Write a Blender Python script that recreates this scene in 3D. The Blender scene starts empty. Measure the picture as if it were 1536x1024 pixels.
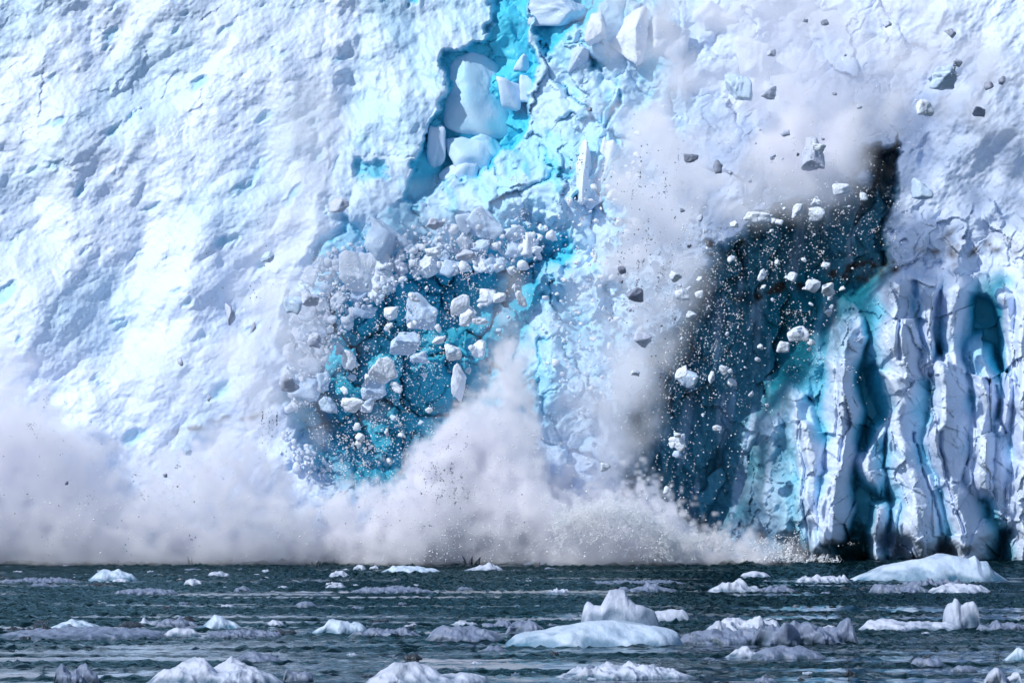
import bpy, bmesh, math, random
import numpy as np

# ------------------------------------------------------------------ scene
S = bpy.context.scene
COL = S.collection
FPX, CX, HY, CAMZ, WALL = 5120.0, 768.0, 717.0, 5.0, 200.0   # focal length in photo px, centre, horizon row, eye height, cliff distance
PXM = FPX / WALL                                             # photo pixels per metre at the cliff
rng = np.random.default_rng(7)

def P(px, py, Y):
    """World point seen at photo pixel (px, py) at distance Y."""
    px = np.asarray(px, float); py = np.asarray(py, float); Y = np.asarray(Y, float) + 0 * px
    return np.stack([(px - CX) / FPX * Y, Y, CAMZ + (HY - py) / FPX * Y], -1)

def sstep(a, b, x):
    t = np.clip((x - a) / (b - a), 0, 1)
    return t * t * (3 - 2 * t)

# ------------------------------------------------------------------ noise
_T = {}
def tile(seed, beta, kmin=9, n=1024):
    key = (seed, beta, kmin)
    if key not in _T:
        r = np.random.default_rng(1000 + seed)
        w = np.fft.rfft2(r.standard_normal((n, n)))
        ky = np.fft.fftfreq(n)[:, None] * n; kx = np.fft.rfftfreq(n)[None] * n
        k = np.sqrt(kx ** 2 + ky ** 2)
        amp = np.where(k >= kmin, np.maximum(k, 1) ** (-beta - .75), 0)
        t = np.fft.irfft2(w * amp, s=(n, n)); t /= t.std()
        _T[key] = t.astype(np.float32)
    return _T[key]

def samp(t, u, v):
    n = t.shape[0]
    u0 = np.floor(u).astype(np.int64); v0 = np.floor(v).astype(np.int64)
    fu = (u - u0).astype(np.float32); fv = (v - v0).astype(np.float32)
    fu = fu * fu * (3 - 2 * fu); fv = fv * fv * (3 - 2 * fv)
    a = t[v0 % n, u0 % n]; b = t[v0 % n, (u0 + 1) % n]; c = t[(v0 + 1) % n, u0 % n]; d = t[(v0 + 1) % n, (u0 + 1) % n]
    return (a * (1 - fu) + b * fu) * (1 - fv) + (c * (1 - fu) + d * fu) * fv

def N(x, y, size, seed, beta=1.6, ang=0, stretch=1.0):
    """fractal noise, unit deviation; 'size' = widest feature in the units of x, y; stretched along the direction ang (degrees)."""
    a = math.radians(ang); c, s = math.cos(a), math.sin(a)
    u = (x * c + y * s) / stretch; v = -x * s + y * c
    k = 1024 / 9 / size
    return samp(tile(seed, beta), u * k + 311.7 * seed, v * k + 97.3 * seed)

def worley(x, y, cell, seed, ang=0, stretch=1.0):
    """Cells: returns F1, F2, dx, dy to the nearest seed and four random numbers of its cell."""
    a = math.radians(ang); c, s = math.cos(a), math.sin(a)
    u = (x * c + y * s) / stretch / cell; v = (-x * s + y * c) / cell
    r = np.random.default_rng(500 + seed).random((64, 64, 6)).astype(np.float32)
    iu = np.floor(u).astype(np.int64); iv = np.floor(v).astype(np.int64)
    f1 = np.full(u.shape, 9.0, np.float32); f2 = f1.copy()
    dx = np.zeros(u.shape, np.float32); dy = dx.copy(); ci = np.zeros(u.shape, np.int64); cj = ci.copy()
    for j in (-1, 0, 1):
        for i in (-1, 0, 1):
            gi = (iu + i) % 64; gj = (iv + j) % 64
            ex = (u - (iu + i + r[gj, gi, 0])).astype(np.float32); ey = (v - (iv + j + r[gj, gi, 1])).astype(np.float32)
            d = np.sqrt(ex * ex + ey * ey)
            new = d < f1
            f2 = np.where(new, f1, np.minimum(f2, d)); f1 = np.where(new, d, f1)
            dx = np.where(new, ex, dx); dy = np.where(new, ey, dy)
            ci = np.where(new, gi, ci); cj = np.where(new, gj, cj)
    return f1, f2, dx, dy, r[cj, ci, 2:6]

def blocks(x, y, cell, seed, tilt=1.0, lift=0.6, crack=0.35, ang=0, stretch=1.0):
    """Broken-ice relief: every cell a tilted facet, a groove between cells. Unit: about one cell."""
    f1, f2, dx, dy, q = worley(x, y, cell, seed, ang, stretch)
    h = (q[..., 0] - .5) * lift + ((q[..., 1] - .5) * dx + (q[..., 2] - .5) * dy) * 2 * tilt
    return (h - crack * np.exp(-(f2 - f1) / 0.10)) * cell

# ------------------------------------------------------------------ 2-D shapes
def sd_poly(x, y, pts):
    """Signed distance to a polygon, positive inside."""
    pts = np.array(pts, float); d2 = np.full(x.shape, 1e12); ins = np.zeros(x.shape, bool)
    for (x0, y0), (x1, y1) in zip(pts, np.roll(pts, -1, 0)):
        ex, ey = x1 - x0, y1 - y0
        t = np.clip(((x - x0) * ex + (y - y0) * ey) / (ex * ex + ey * ey + 1e-9), 0, 1)
        d2 = np.minimum(d2, (x - x0 - t * ex) ** 2 + (y - y0 - t * ey) ** 2)
        if y0 != y1:
            ins ^= ((y0 > y) != (y1 > y)) & (x < (x1 - x0) * (y - y0) / (y1 - y0) + x0)
    return np.where(ins, 1, -1) * np.sqrt(d2)

def sd_line(x, y, pts):
    """Distance to a polyline, side (+1 on its right when it runs down the picture... sign of cross product) and position 0..1 along it."""
    pts = np.array(pts, float); best = np.full(x.shape, 1e12); side = np.ones(x.shape); par = np.zeros(x.shape)
    seg = np.hypot(*np.diff(pts, axis=0).T); tot = seg.sum(); acc = 0
    for k in range(len(pts) - 1):
        (x0, y0), (x1, y1) = pts[k], pts[k + 1]
        ex, ey = x1 - x0, y1 - y0
        t = np.clip(((x - x0) * ex + (y - y0) * ey) / (ex * ex + ey * ey), 0, 1)
        d = (x - x0 - t * ex) ** 2 + (y - y0 - t * ey) ** 2
        m = d < best
        best = np.where(m, d, best); side = np.where(m, np.sign(ey * (x - x0) - ex * (y - y0)), side)
        par = np.where(m, (acc + t * seg[k]) / tot, par); acc += seg[k]
    return np.sqrt(best), side, par

# ------------------------------------------------------------------ the glacier front as relief
def grid_steps(a, b, lo, hi, fine, coarse):
    out = [a]
    while out[-1] < b:
        out.append(out[-1] + (fine if lo - 30 <= out[-1] <= hi + 30 else coarse))
    return np.array(out)

GX = grid_steps(-340, 1880, 0, 1536, 1.5, 5)
GY = grid_steps(-420, 878, 0, 845, 1.5, 5)
X, Y_ = np.meshgrid(GX, GY)

def glacier_relief(X, Y_):
    wx = X + 7 * N(X, Y_, 120, 1, 1.7) + 1.6 * N(X, Y_, 26, 2, 1.6)
    wy = Y_ + 7 * N(X, Y_, 120, 3, 1.7) + 1.6 * N(X, Y_, 26, 4, 1.6)
    up = 845 - Y_
    blue = np.zeros(X.shape); teal = np.zeros(X.shape); dirt = np.zeros(X.shape)

    # --- left snow slope, and everything's lean
    F = -up * 0.30
    n_big = N(X, Y_, 260, 5, 2.0); n_mid = N(X, Y_, 90, 6, 1.9); n_fin = N(X, Y_, 30, 7, 1.6)
    diag = N(X, Y_, 55, 8, 1.7, ang=-52, stretch=2.6)
    ridge_pts = [(512, -500), (508, 0), (500, 120), (490, 250), (484, 310), (458, 380), (440, 415), (420, 520), (414, 580), (430, 650), (470, 720), (480, 1000)]
    dr, sr, _ = sd_line(wx, wy, ridge_pts)
    left = sstep(-38, 8, -dr * sr)
    n_cr = N(X, Y_, 13, 32, 1.3)
    rough = 1.2 * n_mid + 1.05 * diag + .5 * n_fin + .33 * n_cr
    leftF = F + 9 * n_big + .85 * rough + 3 * np.abs(N(X, Y_, 110, 9, 1.8, ang=-30, stretch=1.5)) \
        - 7 * sstep(1.3, 2.8, N(X, Y_, 70, 10, 1.5, ang=-35, stretch=1.8))
    blue_l = 0.40 * sstep(1.4, 2.8, N(X, Y_, 70, 10, 1.5, ang=-35, stretch=1.8)) + 0.13 * sstep(-.3, 1.6, N(X, Y_, 240, 11, 1.8, ang=-40, stretch=1.6))
    # broken upper left
    bl = sstep(360, 120, Y_) * sstep(420, 250, X)
    leftF += bl * 0.12 * blocks(wx, wy, 50, 1, tilt=.5, lift=.2, crack=.03, ang=-35, stretch=1.4)
    # edge plate along the ridge
    leftF += 4 * np.exp(-(dr / 9) ** 2)

    # --- everything right of the ridge
    blk = blocks(wx, wy, 62, 2, tilt=.75, lift=.5, crack=.25, ang=70, stretch=1.5)
    blk2 = blocks(wx, wy, 27, 3, tilt=.7, lift=.4, crack=.2, ang=60, stretch=1.3)
    M = F - 5 + 9 * n_big + 3 * n_mid + .9 * n_fin
    # slab
    slab = sd_poly(wx, wy, [(500, -500), (762, -500), (748, 40), (700, 70), (676, 92), (664, 160), (628, 210), (618, 290), (560, 330), (495, 320), (500, 120)])
    wslab = sstep(-4, 5, slab)
    slabF = F - 3 + 9 * n_big - (X - 505) * .07 + 4 * N(X, Y_, 120, 12, 2) + 1.0 * N(X, Y_, 30, 13, 1.2, ang=75, stretch=1.7) + .6 * n_fin \
        - 3.5 * np.exp(-np.abs(Y_ - 235 - 3 * n_fin) / 5) * sstep(525, 545, X)
    # middle: tower between the crack and the dust, chunky
    tower = F + 10 + .34 * blk + .2 * blk2 + 10 * n_big + 4 * N(X, Y_, 70, 14, 1.7, ang=70, stretch=2.2) + .9 * n_fin
    wtow = sstep(-8, 30, sd_poly(wx, wy, [(790, -500), (1060, -500), (1040, 0), (980, 300), (1000, 560), (980, 900), (760, 900), (770, 560), (800, 420), (740, 330), (690, 300), (745, 240), (778, 190), (790, 90)]))
    M = M + .3 * blk + .16 * blk2
    M = M * (1 - wtow) + tower * wtow
    M = M * (1 - wslab) + slabF * wslab
    # deep crack and the recess round the detached block
    rec = sd_poly(wx, wy, [(748, -60), (800, -60), (800, 70), (788, 190), (752, 244), (706, 262), (660, 275), (640, 304), (618, 300), (622, 216), (656, 172), (660, 100), (684, 68), (734, 50)])
    wrec = sstep(-3, 6, rec)
    M = M * (1 - wrec) + (F - 46 + 5 * n_mid + 6 * n_big + .3 * blk2) * wrec
    blue += .95 * wrec
    # blue pockets at the top of the tower
    for pts, dep, bb in (([(796, -30), (905, -30), (888, 22), (850, 60), (822, 78), (806, 52)], 40, .85), ([(944, -20), (968, -10), (972, 30), (955, 20)], 26, .7),
                     ([(876, 84), (904, 92), (902, 118), (884, 112)], 22, .6), ([(914, 150), (930, 160), (916, 196), (908, 190)], 22, .8), ([(862, 282), (905, 268), (900, 300), (870, 306)], 20, .7),
                     ([(590, -30), (625, -30), (616, 14), (598, 10)], 22, .8), ([(730, -40), (755, -40), (742, 30), (728, 36)], 24, .6), ([(545, 246), (572, 250), (566, 268), (538, 268)], 14, .7),
                     ([(500, 300), (512, 320), (492, 400), (470, 415), (478, 360)], 16, .6), ([(505, 240), (514, 236), (504, 280), (496, 280)], 12, .7)):
        s_ = sd_poly(wx, wy, pts); w_ = sstep(-3, 8, s_)
        M -= dep * w_; blue += bb * w_
    # smooth white shard that stands out at (905, 370)
    s_ = sd_poly(wx, wy, [(884, 402), (890, 362), (916, 318), (938, 310), (950, 340), (928, 400), (900, 470), (880, 480)])
    M += sstep(-2, 10, s_) * (24 + .5 * np.clip(s_, 0, 20)); blue += .35 * sstep(4, 20, s_) * sstep(900, 930, X)
    for pts in ([(862, 290), (880, 225), (900, 214), (888, 268), (872, 318)], [(890, 260), (915, 205), (930, 235), (920, 290), (895, 292)], [(830, 345), (838, 290), (850, 292), (850, 340), (842, 380)]):
        s_ = sd_poly(wx, wy, pts); M += sstep(-2, 9, s_) * (16 + .5 * np.clip(s_, 0, 12))

    # --- hollow behind the falling debris (left of centre)
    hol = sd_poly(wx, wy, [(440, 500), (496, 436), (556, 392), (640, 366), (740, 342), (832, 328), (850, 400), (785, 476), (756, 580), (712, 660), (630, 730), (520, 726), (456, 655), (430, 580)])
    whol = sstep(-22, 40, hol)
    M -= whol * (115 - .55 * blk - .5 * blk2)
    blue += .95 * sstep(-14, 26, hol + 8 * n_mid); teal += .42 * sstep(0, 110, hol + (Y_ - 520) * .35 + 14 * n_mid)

    # --- right: snow slope, bench, columns, the dark cavity
    edge = [(1420, -500), (1400, 40), (1372, 150), (1352, 215), (1348, 330), (1336, 396), (1318, 440), (1300, 520)]
    R = F * 1.0 + (X - 1340) * .22 + 12 * n_big + 3 * n_mid + 2.2 * diag + .7 * n_fin + .4 * n_cr
    R -= 12 * sstep(.9, 2.0, N(X, Y_, 60, 15, 1.6, ang=-50, stretch=1.8)) * sstep(1500, 1400, X + .2 * Y_)
    # bench at y 320..410 where the slope breaks over to the columns
    colw = sstep(300, 440, Y_ + 12 * n_mid)
    flute = blocks(X + 6 * n_mid, Y_, 30, 6, tilt=.55, lift=.5, crack=.05, ang=84, stretch=4.2)
    flute2 = blocks(X + 4 * n_mid, Y_ + 5 * n_mid, 24, 7, tilt=.5, lift=.3, crack=.1, ang=60, stretch=1.6)
    colbase = -up * .10 - 52 + 5 * n_big + .9 * n_mid + .62 * flute + .22 * flute2 + .22 * n_fin
    bench = sstep(300, 330, Y_ + 10 * n_mid) * sstep(430, 390, Y_ + 10 * n_mid)
    R = R * (1 - colw) + colbase * colw + bench * (.55 * (blocks(wx, wy, 40, 4, tilt=.75, lift=.7, crack=.06) + .6 * blocks(wx, wy, 17, 37, tilt=.7, lift=.6, crack=.05)))
    columns = [  # polyline, left width, right width, height
        ([(1196, 600), (1216, 640), (1222, 740), (1230, 850)], 26, 20, 46),
        ([(1262, 470), (1276, 520), (1262, 640), (1258, 720), (1250, 800)], 26, 16, 44),
        ([(1318, 640), (1304, 690), (1312, 720)], 16, 18, 30),
        ([(1345, 574), (1350, 640), (1368, 740), (1382, 850)], 24, 34, 46),
        ([(1348, 420), (1350, 480), (1360, 560)], 34, 24, 40),
        ([(1400, 420), (1404, 500), (1400, 560)], 26, 10, 42),
        ([(1432, 420), (1436, 500), (1442, 570)], 20, 16, 46),
        ([(1420, 572), (1418, 640), (1438, 740), (1452, 850)], 24, 30, 40),
        ([(1478, 545), (1482, 590), (1470, 660), (1486, 720)], 26, 14, 42),
        ([(1508, 430), (1520, 520), (1512, 600), (1502, 660)], 14, 18, 46),
        ([(1500, 640), (1504, 720), (1506, 770)], 22, 22, 44),
        ([(1540, 400), (1536, 560), (1536, 700), (1534, 850)], 20, 30, 48),
        ([(1590, 400), (1584, 600), (1590, 850)], 30, 30, 48), ([(1660, 380), (1650, 600), (1664, 850)], 36, 30, 48), ([(1740, 380), (1730, 600), (1744, 850)], 36, 30, 48),
        ([(1318, 770), (1324, 850)], 12, 12, 34), ([(1345, 770), (1350, 850)], 12, 10, 30),
        ([(1142, 690), (1160, 640), (1170, 620)], 26, 16, 20), ([(1130, 840), (1146, 760), (1150, 700)], 30, 22, 16), ([(1180, 700), (1176, 800)], 18, 14, 14),
        ([(1232, 470), (1216, 560), (1196, 600)], 14, 26, 24)]
    cx_ = X + 3 * N(X, Y_, 200, 16, 1.8) + .12 * blocks(X, Y_, 70, 33, tilt=.8, lift=.5, crack=0) + .4 * N(X, Y_, 30, 17, 1.6); cy_ = Y_ + 10 * N(X, Y_, 170, 18, 1.8)
    fac = .40 * blocks(X + 4 * n_mid, Y_ + 4 * n_mid, 46, 34, tilt=.7, lift=.4, crack=.03, ang=78, stretch=2.0) + .30 * blocks(X, Y_, 20, 35, tilt=.6, lift=.3, crack=.03, ang=50, stretch=1.4)
    Hc = np.zeros(X.shape); AM = np.zeros(X.shape, np.int32)
    m = X > 1050
    for k, (pts, wl, wr, h) in enumerate(columns):
        d_, s_, p_ = sd_line(cx_[m], cy_[m], pts)
        w_ = np.where(s_ > 0, wr, wl)          # polylines run downwards: side > 0 is the right
        t = np.clip(1 - d_ / (w_ * 1.7), 0, 1)
        prof = np.where(s_ > 0, t ** .7, np.minimum(t * 1.25, 1) * .85 + .15 * t)
        new = (1.6 + 1.1 * ((k * 7) % 10) / 10) * h * prof * (1 + .13 * np.sin(p_ * 7 + k)) + fac[m] * sstep(0, .4, t)
        AM[m] = np.where(new > Hc[m], k, AM[m]); Hc[m] = np.maximum(Hc[m], new)
    R += Hc * sstep(380, 440, Y_ + 8 * n_mid)
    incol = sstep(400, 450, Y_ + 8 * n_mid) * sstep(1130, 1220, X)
    blue += .8 * incol * sstep(74, 18, Hc + 10 * n_mid); teal += .75 * incol * sstep(44, 4, Hc + 6 * n_mid)  # bluer ice in the clefts, with their blue-teal shade painted into the colour
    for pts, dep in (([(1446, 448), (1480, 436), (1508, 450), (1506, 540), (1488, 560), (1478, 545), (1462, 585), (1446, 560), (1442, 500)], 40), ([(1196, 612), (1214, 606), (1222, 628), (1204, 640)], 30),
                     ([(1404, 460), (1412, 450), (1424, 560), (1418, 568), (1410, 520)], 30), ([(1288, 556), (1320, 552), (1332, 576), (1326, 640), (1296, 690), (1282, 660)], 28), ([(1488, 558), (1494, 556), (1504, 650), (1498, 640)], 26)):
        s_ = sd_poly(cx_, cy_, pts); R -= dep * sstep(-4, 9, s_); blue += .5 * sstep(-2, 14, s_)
    for pts in ([(1244, 480), (1256, 540), (1257, 590), (1252, 700)], [(1405, 458), (1412, 520), (1426, 572)], [(1490, 560), (1494, 620), (1508, 664)], [(1345, 470), (1352, 540)], [(1330, 575), (1329, 650), (1332, 760), (1352, 840)],
                [(1458, 580), (1462, 680), (1476, 750)], [(1418, 640), (1426, 720), (1442, 790)], [(1506, 500), (1520, 560)], [(1204, 640), (1206, 760), (1212, 845)], [(1372, 640), (1392, 740), (1412, 830)], [(1230, 480), (1236, 520)]):
        R -= 16 * np.exp(-(sd_line(cx_, cy_, pts)[0] / 2.6) ** 2)
    # undercut at the waterline
    R -= 125 * sstep(775, 850, Y_ + 10 * n_mid - .35 * Hc) * sstep(1130, 1230, X)
    wR = sstep(-6, 10, sd_line(wx, wy, [(1440, -500), (1400, 40), (1340, 200), (1300, 400), (1150, 600), (1060, 760), (1000, 1000)])[0] * sd_line(wx, wy, [(1440, -500), (1400, 40), (1340, 200), (1300, 400), (1150, 600), (1060, 760), (1000, 1000)])[1])
    M = M * (1 - wR) + R * wR
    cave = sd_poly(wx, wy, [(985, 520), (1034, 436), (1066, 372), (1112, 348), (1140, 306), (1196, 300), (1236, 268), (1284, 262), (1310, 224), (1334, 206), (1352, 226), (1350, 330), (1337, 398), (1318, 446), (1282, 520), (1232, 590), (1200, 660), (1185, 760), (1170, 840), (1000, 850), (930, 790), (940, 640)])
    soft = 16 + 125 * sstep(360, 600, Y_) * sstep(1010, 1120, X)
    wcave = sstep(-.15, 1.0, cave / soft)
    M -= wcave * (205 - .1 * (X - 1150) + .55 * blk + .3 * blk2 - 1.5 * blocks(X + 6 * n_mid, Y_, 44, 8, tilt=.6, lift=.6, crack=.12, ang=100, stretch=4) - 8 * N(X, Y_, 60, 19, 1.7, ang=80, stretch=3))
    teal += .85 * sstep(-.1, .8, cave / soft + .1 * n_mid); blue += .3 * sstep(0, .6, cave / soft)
    wf1, wf2, _, _, _ = worley(wx, wy, 62, 2, 70, 1.5); fis = np.exp(-(wf2 - wf1) / .07)
    vein = sstep(.2, 1.6, N(X, Y_, 46, 36, 1.6, ang=97, stretch=5)) * sstep(0, .5, cave / soft); teal -= .5 * vein; blue -= .12 * vein
    cen = sstep(-5, 40, -dr * sr * -1) * sstep(1130, 960, X + .12 * Y_) * sstep(760, 560, Y_)
    fis = fis * sstep(-.4, .9, N(X, Y_, 130, 38, 1.6)); blue += .6 * fis * cen * (1 - wslab); M = M - 7 * fis * cen * (1 - wslab)
    blue += cen * (1 - .5 * wslab) * (.27 + .26 * sstep(-.6, 1.6, N(X, Y_, 150, 30, 1.7, ang=65, stretch=1.7)) + .3 * sstep(1.2, 2.2, N(X, Y_, 60, 31, 1.6, ang=65, stretch=1.7)))
    blue = np.maximum(blue, 0)

    Fo = M * (1 - left) + leftF * left
    blue = blue * (1 - left) + blue_l * left; teal = teal * (1 - left)
    # dirt: thin sediment bands
    b1 = np.exp(-(np.abs(Y_ - (650 - .20 * (X - 250)) - 4 * n_mid) / 7) ** 2) * sstep(235, 300, X) * sstep(420, 380, X)
    b2 = np.exp(-(np.abs(Y_ - (428 - .20 * (X - 1200)) - 5 * n_mid) / 9) ** 2) * sstep(1060, 1160, X) * sstep(1370, 1330, X)
    b3 = np.exp(-(np.abs(Y_ - 372 - 8 * n_mid) / 14) ** 2) * sstep(1360, 1390, X) * .5
    dirt = np.clip((b1 * .6 + b2 + b3) * (.6 + .5 * n_fin), 0, 1)
    Fo = np.where(Y_ > 845, Fo - (Y_ - 845) * .5, Fo)
    pid = np.zeros(X.shape, np.int32)                       # 0 = the broken ice wall itself
    pid[wtow > .5] = 1; pid[wslab > .5] = 2; pid[wrec > .5] = 3
    pid[hol > 0] = 5
    rr_ = wR > .5
    pid[rr_] = 6; pid[rr_ & (colw > .25)] = 7
    cm = rr_ & (Hc > 14) & (Y_ > 415)
    pid[cm] = 20 + AM[cm]
    pid[cave > 6] = 8
    pid[left > .5] = 9
    return Fo, np.clip(blue, 0, 1), np.clip(teal, 0, 1), dirt, pid

F, BLUE, TEAL, DIRT, PID = glacier_relief(X, Y_)

# ------------------------------------------------------------------ material helpers
def new_mat(name):
    m = bpy.data.materials.new(name); m.use_nodes = True
    nt = m.node_tree; nt.nodes.clear()
    return m, nt
def node(nt, typ, loc=None, **kw):
    n = nt.nodes.new(typ)
    for k, v in kw.items():
        if k in n.inputs.keys() if isinstance(k, str) else False: n.inputs[k].default_value = v
        else: setattr(n, k, v)
    return n

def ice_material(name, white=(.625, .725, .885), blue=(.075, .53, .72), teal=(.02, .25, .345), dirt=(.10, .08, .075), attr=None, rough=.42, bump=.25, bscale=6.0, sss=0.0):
    m, nt = new_mat(name); L = nt.links.new
    out = node(nt, 'ShaderNodeOutputMaterial'); bs = node(nt, 'ShaderNodeBsdfPrincipled')
    L(bs.outputs[0], out.inputs[0])
    tc = node(nt, 'ShaderNodeTexCoord')
    nz = node(nt, 'ShaderNodeTexNoise'); nz.inputs['Scale'].default_value = bscale; nz.inputs['Detail'].default_value = 6; nz.inputs['Roughness'].default_value = .62
    L(tc.outputs['Object'], nz.inputs['Vector'])
    bp = node(nt, 'ShaderNodeBump'); bp.inputs['Strength'].default_value = bump; bp.inputs['Distance'].default_value = .12
    L(nz.outputs['Fac'], bp.inputs['Height']); L(bp.outputs[0], bs.inputs['Normal'])
    bs.inputs['Roughness'].default_value = rough; bs.inputs['IOR'].default_value = 1.31
    def mix(a, b, f):
        x = node(nt, 'ShaderNodeMix'); x.data_type = 'RGBA'
        for v, i in ((a, 6), (b, 7)):
            if isinstance(v, tuple): x.inputs[i].default_value = (*v, 1)
            else: L(v, x.inputs[i])
        L(f, x.inputs[0]) if not isinstance(f, float) else setattr(x.inputs[0], 'default_value', f)
        return x.outputs[2]
    n2 = node(nt, 'ShaderNodeTexNoise'); n2.inputs['Scale'].default_value = .55; n2.inputs['Detail'].default_value = 5
    L(tc.outputs['Object'], n2.inputs['Vector'])
    mr = node(nt, 'ShaderNodeMapRange'); mr.inputs[1].default_value = .42; mr.inputs[2].default_value = .72; mr.inputs[4].default_value = .5
    L(n2.outputs['Fac'], mr.inputs[0])
    c = mix(white, tuple(np.array(white) * np.array((.86, .935, 1.03))), mr.outputs[0])
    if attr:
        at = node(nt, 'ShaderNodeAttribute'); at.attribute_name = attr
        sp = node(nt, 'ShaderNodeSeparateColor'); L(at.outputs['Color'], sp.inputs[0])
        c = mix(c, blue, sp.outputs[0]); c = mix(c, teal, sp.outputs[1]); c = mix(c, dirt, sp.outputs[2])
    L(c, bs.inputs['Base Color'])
    if sss:
        bs.inputs['Subsurface Weight'].default_value = sss; bs.inputs['Subsurface Radius'].default_value = (.25, .6, 1.0); bs.inputs['Subsurface Scale'].default_value = .35
    return m

# ------------------------------------------------------------------ mesh helpers
def mesh_from(name, verts, faces_flat, loops_per, mat, parent=None, smooth=True):
    """verts (n,3), faces as a flat loop array with a fixed number of corners or a list of counts."""
    me = bpy.data.meshes.new(name)
    nf = len(faces_flat) // loops_per
    me.vertices.add(len(verts)); me.vertices.foreach_set('co', np.asarray(verts, np.float32).ravel())
    me.loops.add(len(faces_flat)); me.loops.foreach_set('vertex_index', np.asarray(faces_flat, np.int32))
    me.polygons.add(nf); me.polygons.foreach_set('loop_start', np.arange(nf, dtype=np.int32) * loops_per)
    me.update(calc_edges=True)
    if smooth: me.polygons.foreach_set('use_smooth', np.ones(nf, bool))
    me.materials.append(mat)
    o = bpy.data.objects.new(name, me); COL.objects.link(o)
    if parent: o.parent = parent
    return o

def tag(o, label=None, cat=None, group=None, kind=None):
    if label: o['label'] = label
    if cat: o['category'] = cat
    if group: o['group'] = group
    if kind: o['kind'] = kind
    return o

def empty(name, loc=(0, 0, 0)):
    o = bpy.data.objects.new(name, None); COL.objects.link(o); o.location = loc
    return o

def grid_quads(ny, nx):
    i = np.arange(ny * nx).reshape(ny, nx)
    return np.stack([i[1:, :-1], i[1:, 1:], i[:-1, 1:], i[:-1, :-1]], -1).reshape(-1, 4)

# ------------------------------------------------------------------ glacier mesh
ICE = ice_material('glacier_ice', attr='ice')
VY = WALL - F / PXM
V = P(X, Y_, VY)
ny, nx = X.shape
quads = grid_quads(ny, nx)
du = np.gradient(V, axis=1); dv = np.gradient(V, axis=0)
NRM = np.cross(dv, du); NRM /= np.linalg.norm(NRM, axis=-1, keepdims=True); NRM = NRM.reshape(-1, 3)
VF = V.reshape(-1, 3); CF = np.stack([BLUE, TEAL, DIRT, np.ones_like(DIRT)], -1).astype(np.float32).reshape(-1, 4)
glacier = tag(empty('glacier', (0, WALL, 0)), 'towering white and blue glacier front calving into the sea', 'glacier')
PARTS = {0: ('ice_wall', None), 1: ('ice_tower', None), 2: ('ice_slab', 'smooth dimpled pale slab beside the blue crevasse'), 3: ('crevasse', 'deep vivid blue crack'), 4: ('ice_block', 'rounded block coming loose in the blue crack'),
         5: ('ice_hollow', 'deep blue hollow behind the falling blocks'), 6: ('snow_slope', 'bright streaked snow slope at the right'), 7: ('cliff_foot', 'blue ice clefts between the fluted columns, with teal shade painted in'), 8: ('ice_cavity', 'dark teal cavity at the right'), 9: ('snow_slope', 'broad white snow slope at the left')}
FP = PID.ravel()[quads[:, 3]]
fg = FP.reshape(ny - 1, nx - 1)
for p_ in range(20, int(fg.max()) + 1):                  # each column keeps its one largest patch
    jj, ii = np.nonzero(fg == p_)
    if not len(jj): continue
    j0, i0 = jj.min(), ii.min(); mk_ = fg[j0:jj.max() + 1, i0:ii.max() + 1] == p_
    lb_ = np.where(mk_, np.arange(1, mk_.size + 1).reshape(mk_.shape), 0)
    while True:
        q_ = np.pad(lb_, 1); new = np.where(mk_, np.maximum.reduce([q_[1:-1, 1:-1], q_[:-2, 1:-1], q_[2:, 1:-1], q_[1:-1, :-2], q_[1:-1, 2:]]), 0)
        if (new == lb_).all(): break
        lb_ = new
    u_, c_ = np.unique(lb_[mk_], return_counts=True)
    sub = fg[j0:jj.max() + 1, i0:ii.max() + 1]; sub[mk_ & (lb_ != u_[c_.argmax()])] = 7
FP = fg.ravel()
for p_ in np.unique(FP):
    q_ = quads[FP == p_]
    if p_ >= 20 and len(q_) < 60: p_ = 7
    used, inv = np.unique(q_, return_inverse=True)
    nm, lb = PARTS.get(int(p_), ('ice_column', None))
    g_ = mesh_from(nm, VF[used] - np.array([0, WALL, 0]), inv.ravel(), 4, ICE, glacier)
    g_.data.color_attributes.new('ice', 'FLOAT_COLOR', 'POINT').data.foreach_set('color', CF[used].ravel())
    g_.data.normals_split_custom_set_from_vertices(NRM[used])
    if lb: g_['label'] = lb

# ------------------------------------------------------------------ the sea
def span(parts):
    out = []
    for lo, hi, st in parts: out += list(np.arange(lo, hi, st))
    return np.array(out + [parts[-1][1]])
wxs = span([(-300, -40, 20), (-40, -23, .5), (-23, 23, .16), (23, 40, .5), (40, 300, 20)])
wys = span([(-100, 50, 10), (50, 70, 1), (70, 125, .14), (125, 212, .22)])
WX, WY = np.meshgrid(wxs, wys)
swell = .046 * N(WX, WY, .75, 40, 1.1, ang=90, stretch=2.6) + .012 * N(WX + .3 * WY, WY, .5, 41, .8, ang=85, stretch=2.6) + .04 * N(WX, WY, 14, 42, 1.6, stretch=3)
slick = sstep(1.0, 1.7, N(WX, WY, 9, 43, 1.3, stretch=9)) + .5 * sstep(110, 80, WY) * sstep(.2, 1.2, N(WX, WY, 6, 44, 1.2, stretch=5)); 
for yb, wb, sd_ in ((147, 1.6, 60), (124, 1.3, 61), (119.5, .9, 62), (166, 1.6, 63), (108.5, 1.2, 64)):
    slick += np.exp(-((WY - yb - .5 * N(WX, WY * 0, 20, sd_, 1.5)) / wb) ** 2) * sstep(-.2, .8, N(WX, WY * 0 + sd_, 14, sd_, 1.2))
slick += .85 * sstep(112, 98, WY + 3 * N(WX, WY, 16, 65, 1.4, stretch=3)) * sstep(-1.0, .9, N(WX, WY, 5, 66, 1.2, stretch=4)); slick = np.clip(slick, 0, 1)                 # smoother streaks
near = sstep(140, 90, WY)
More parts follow.
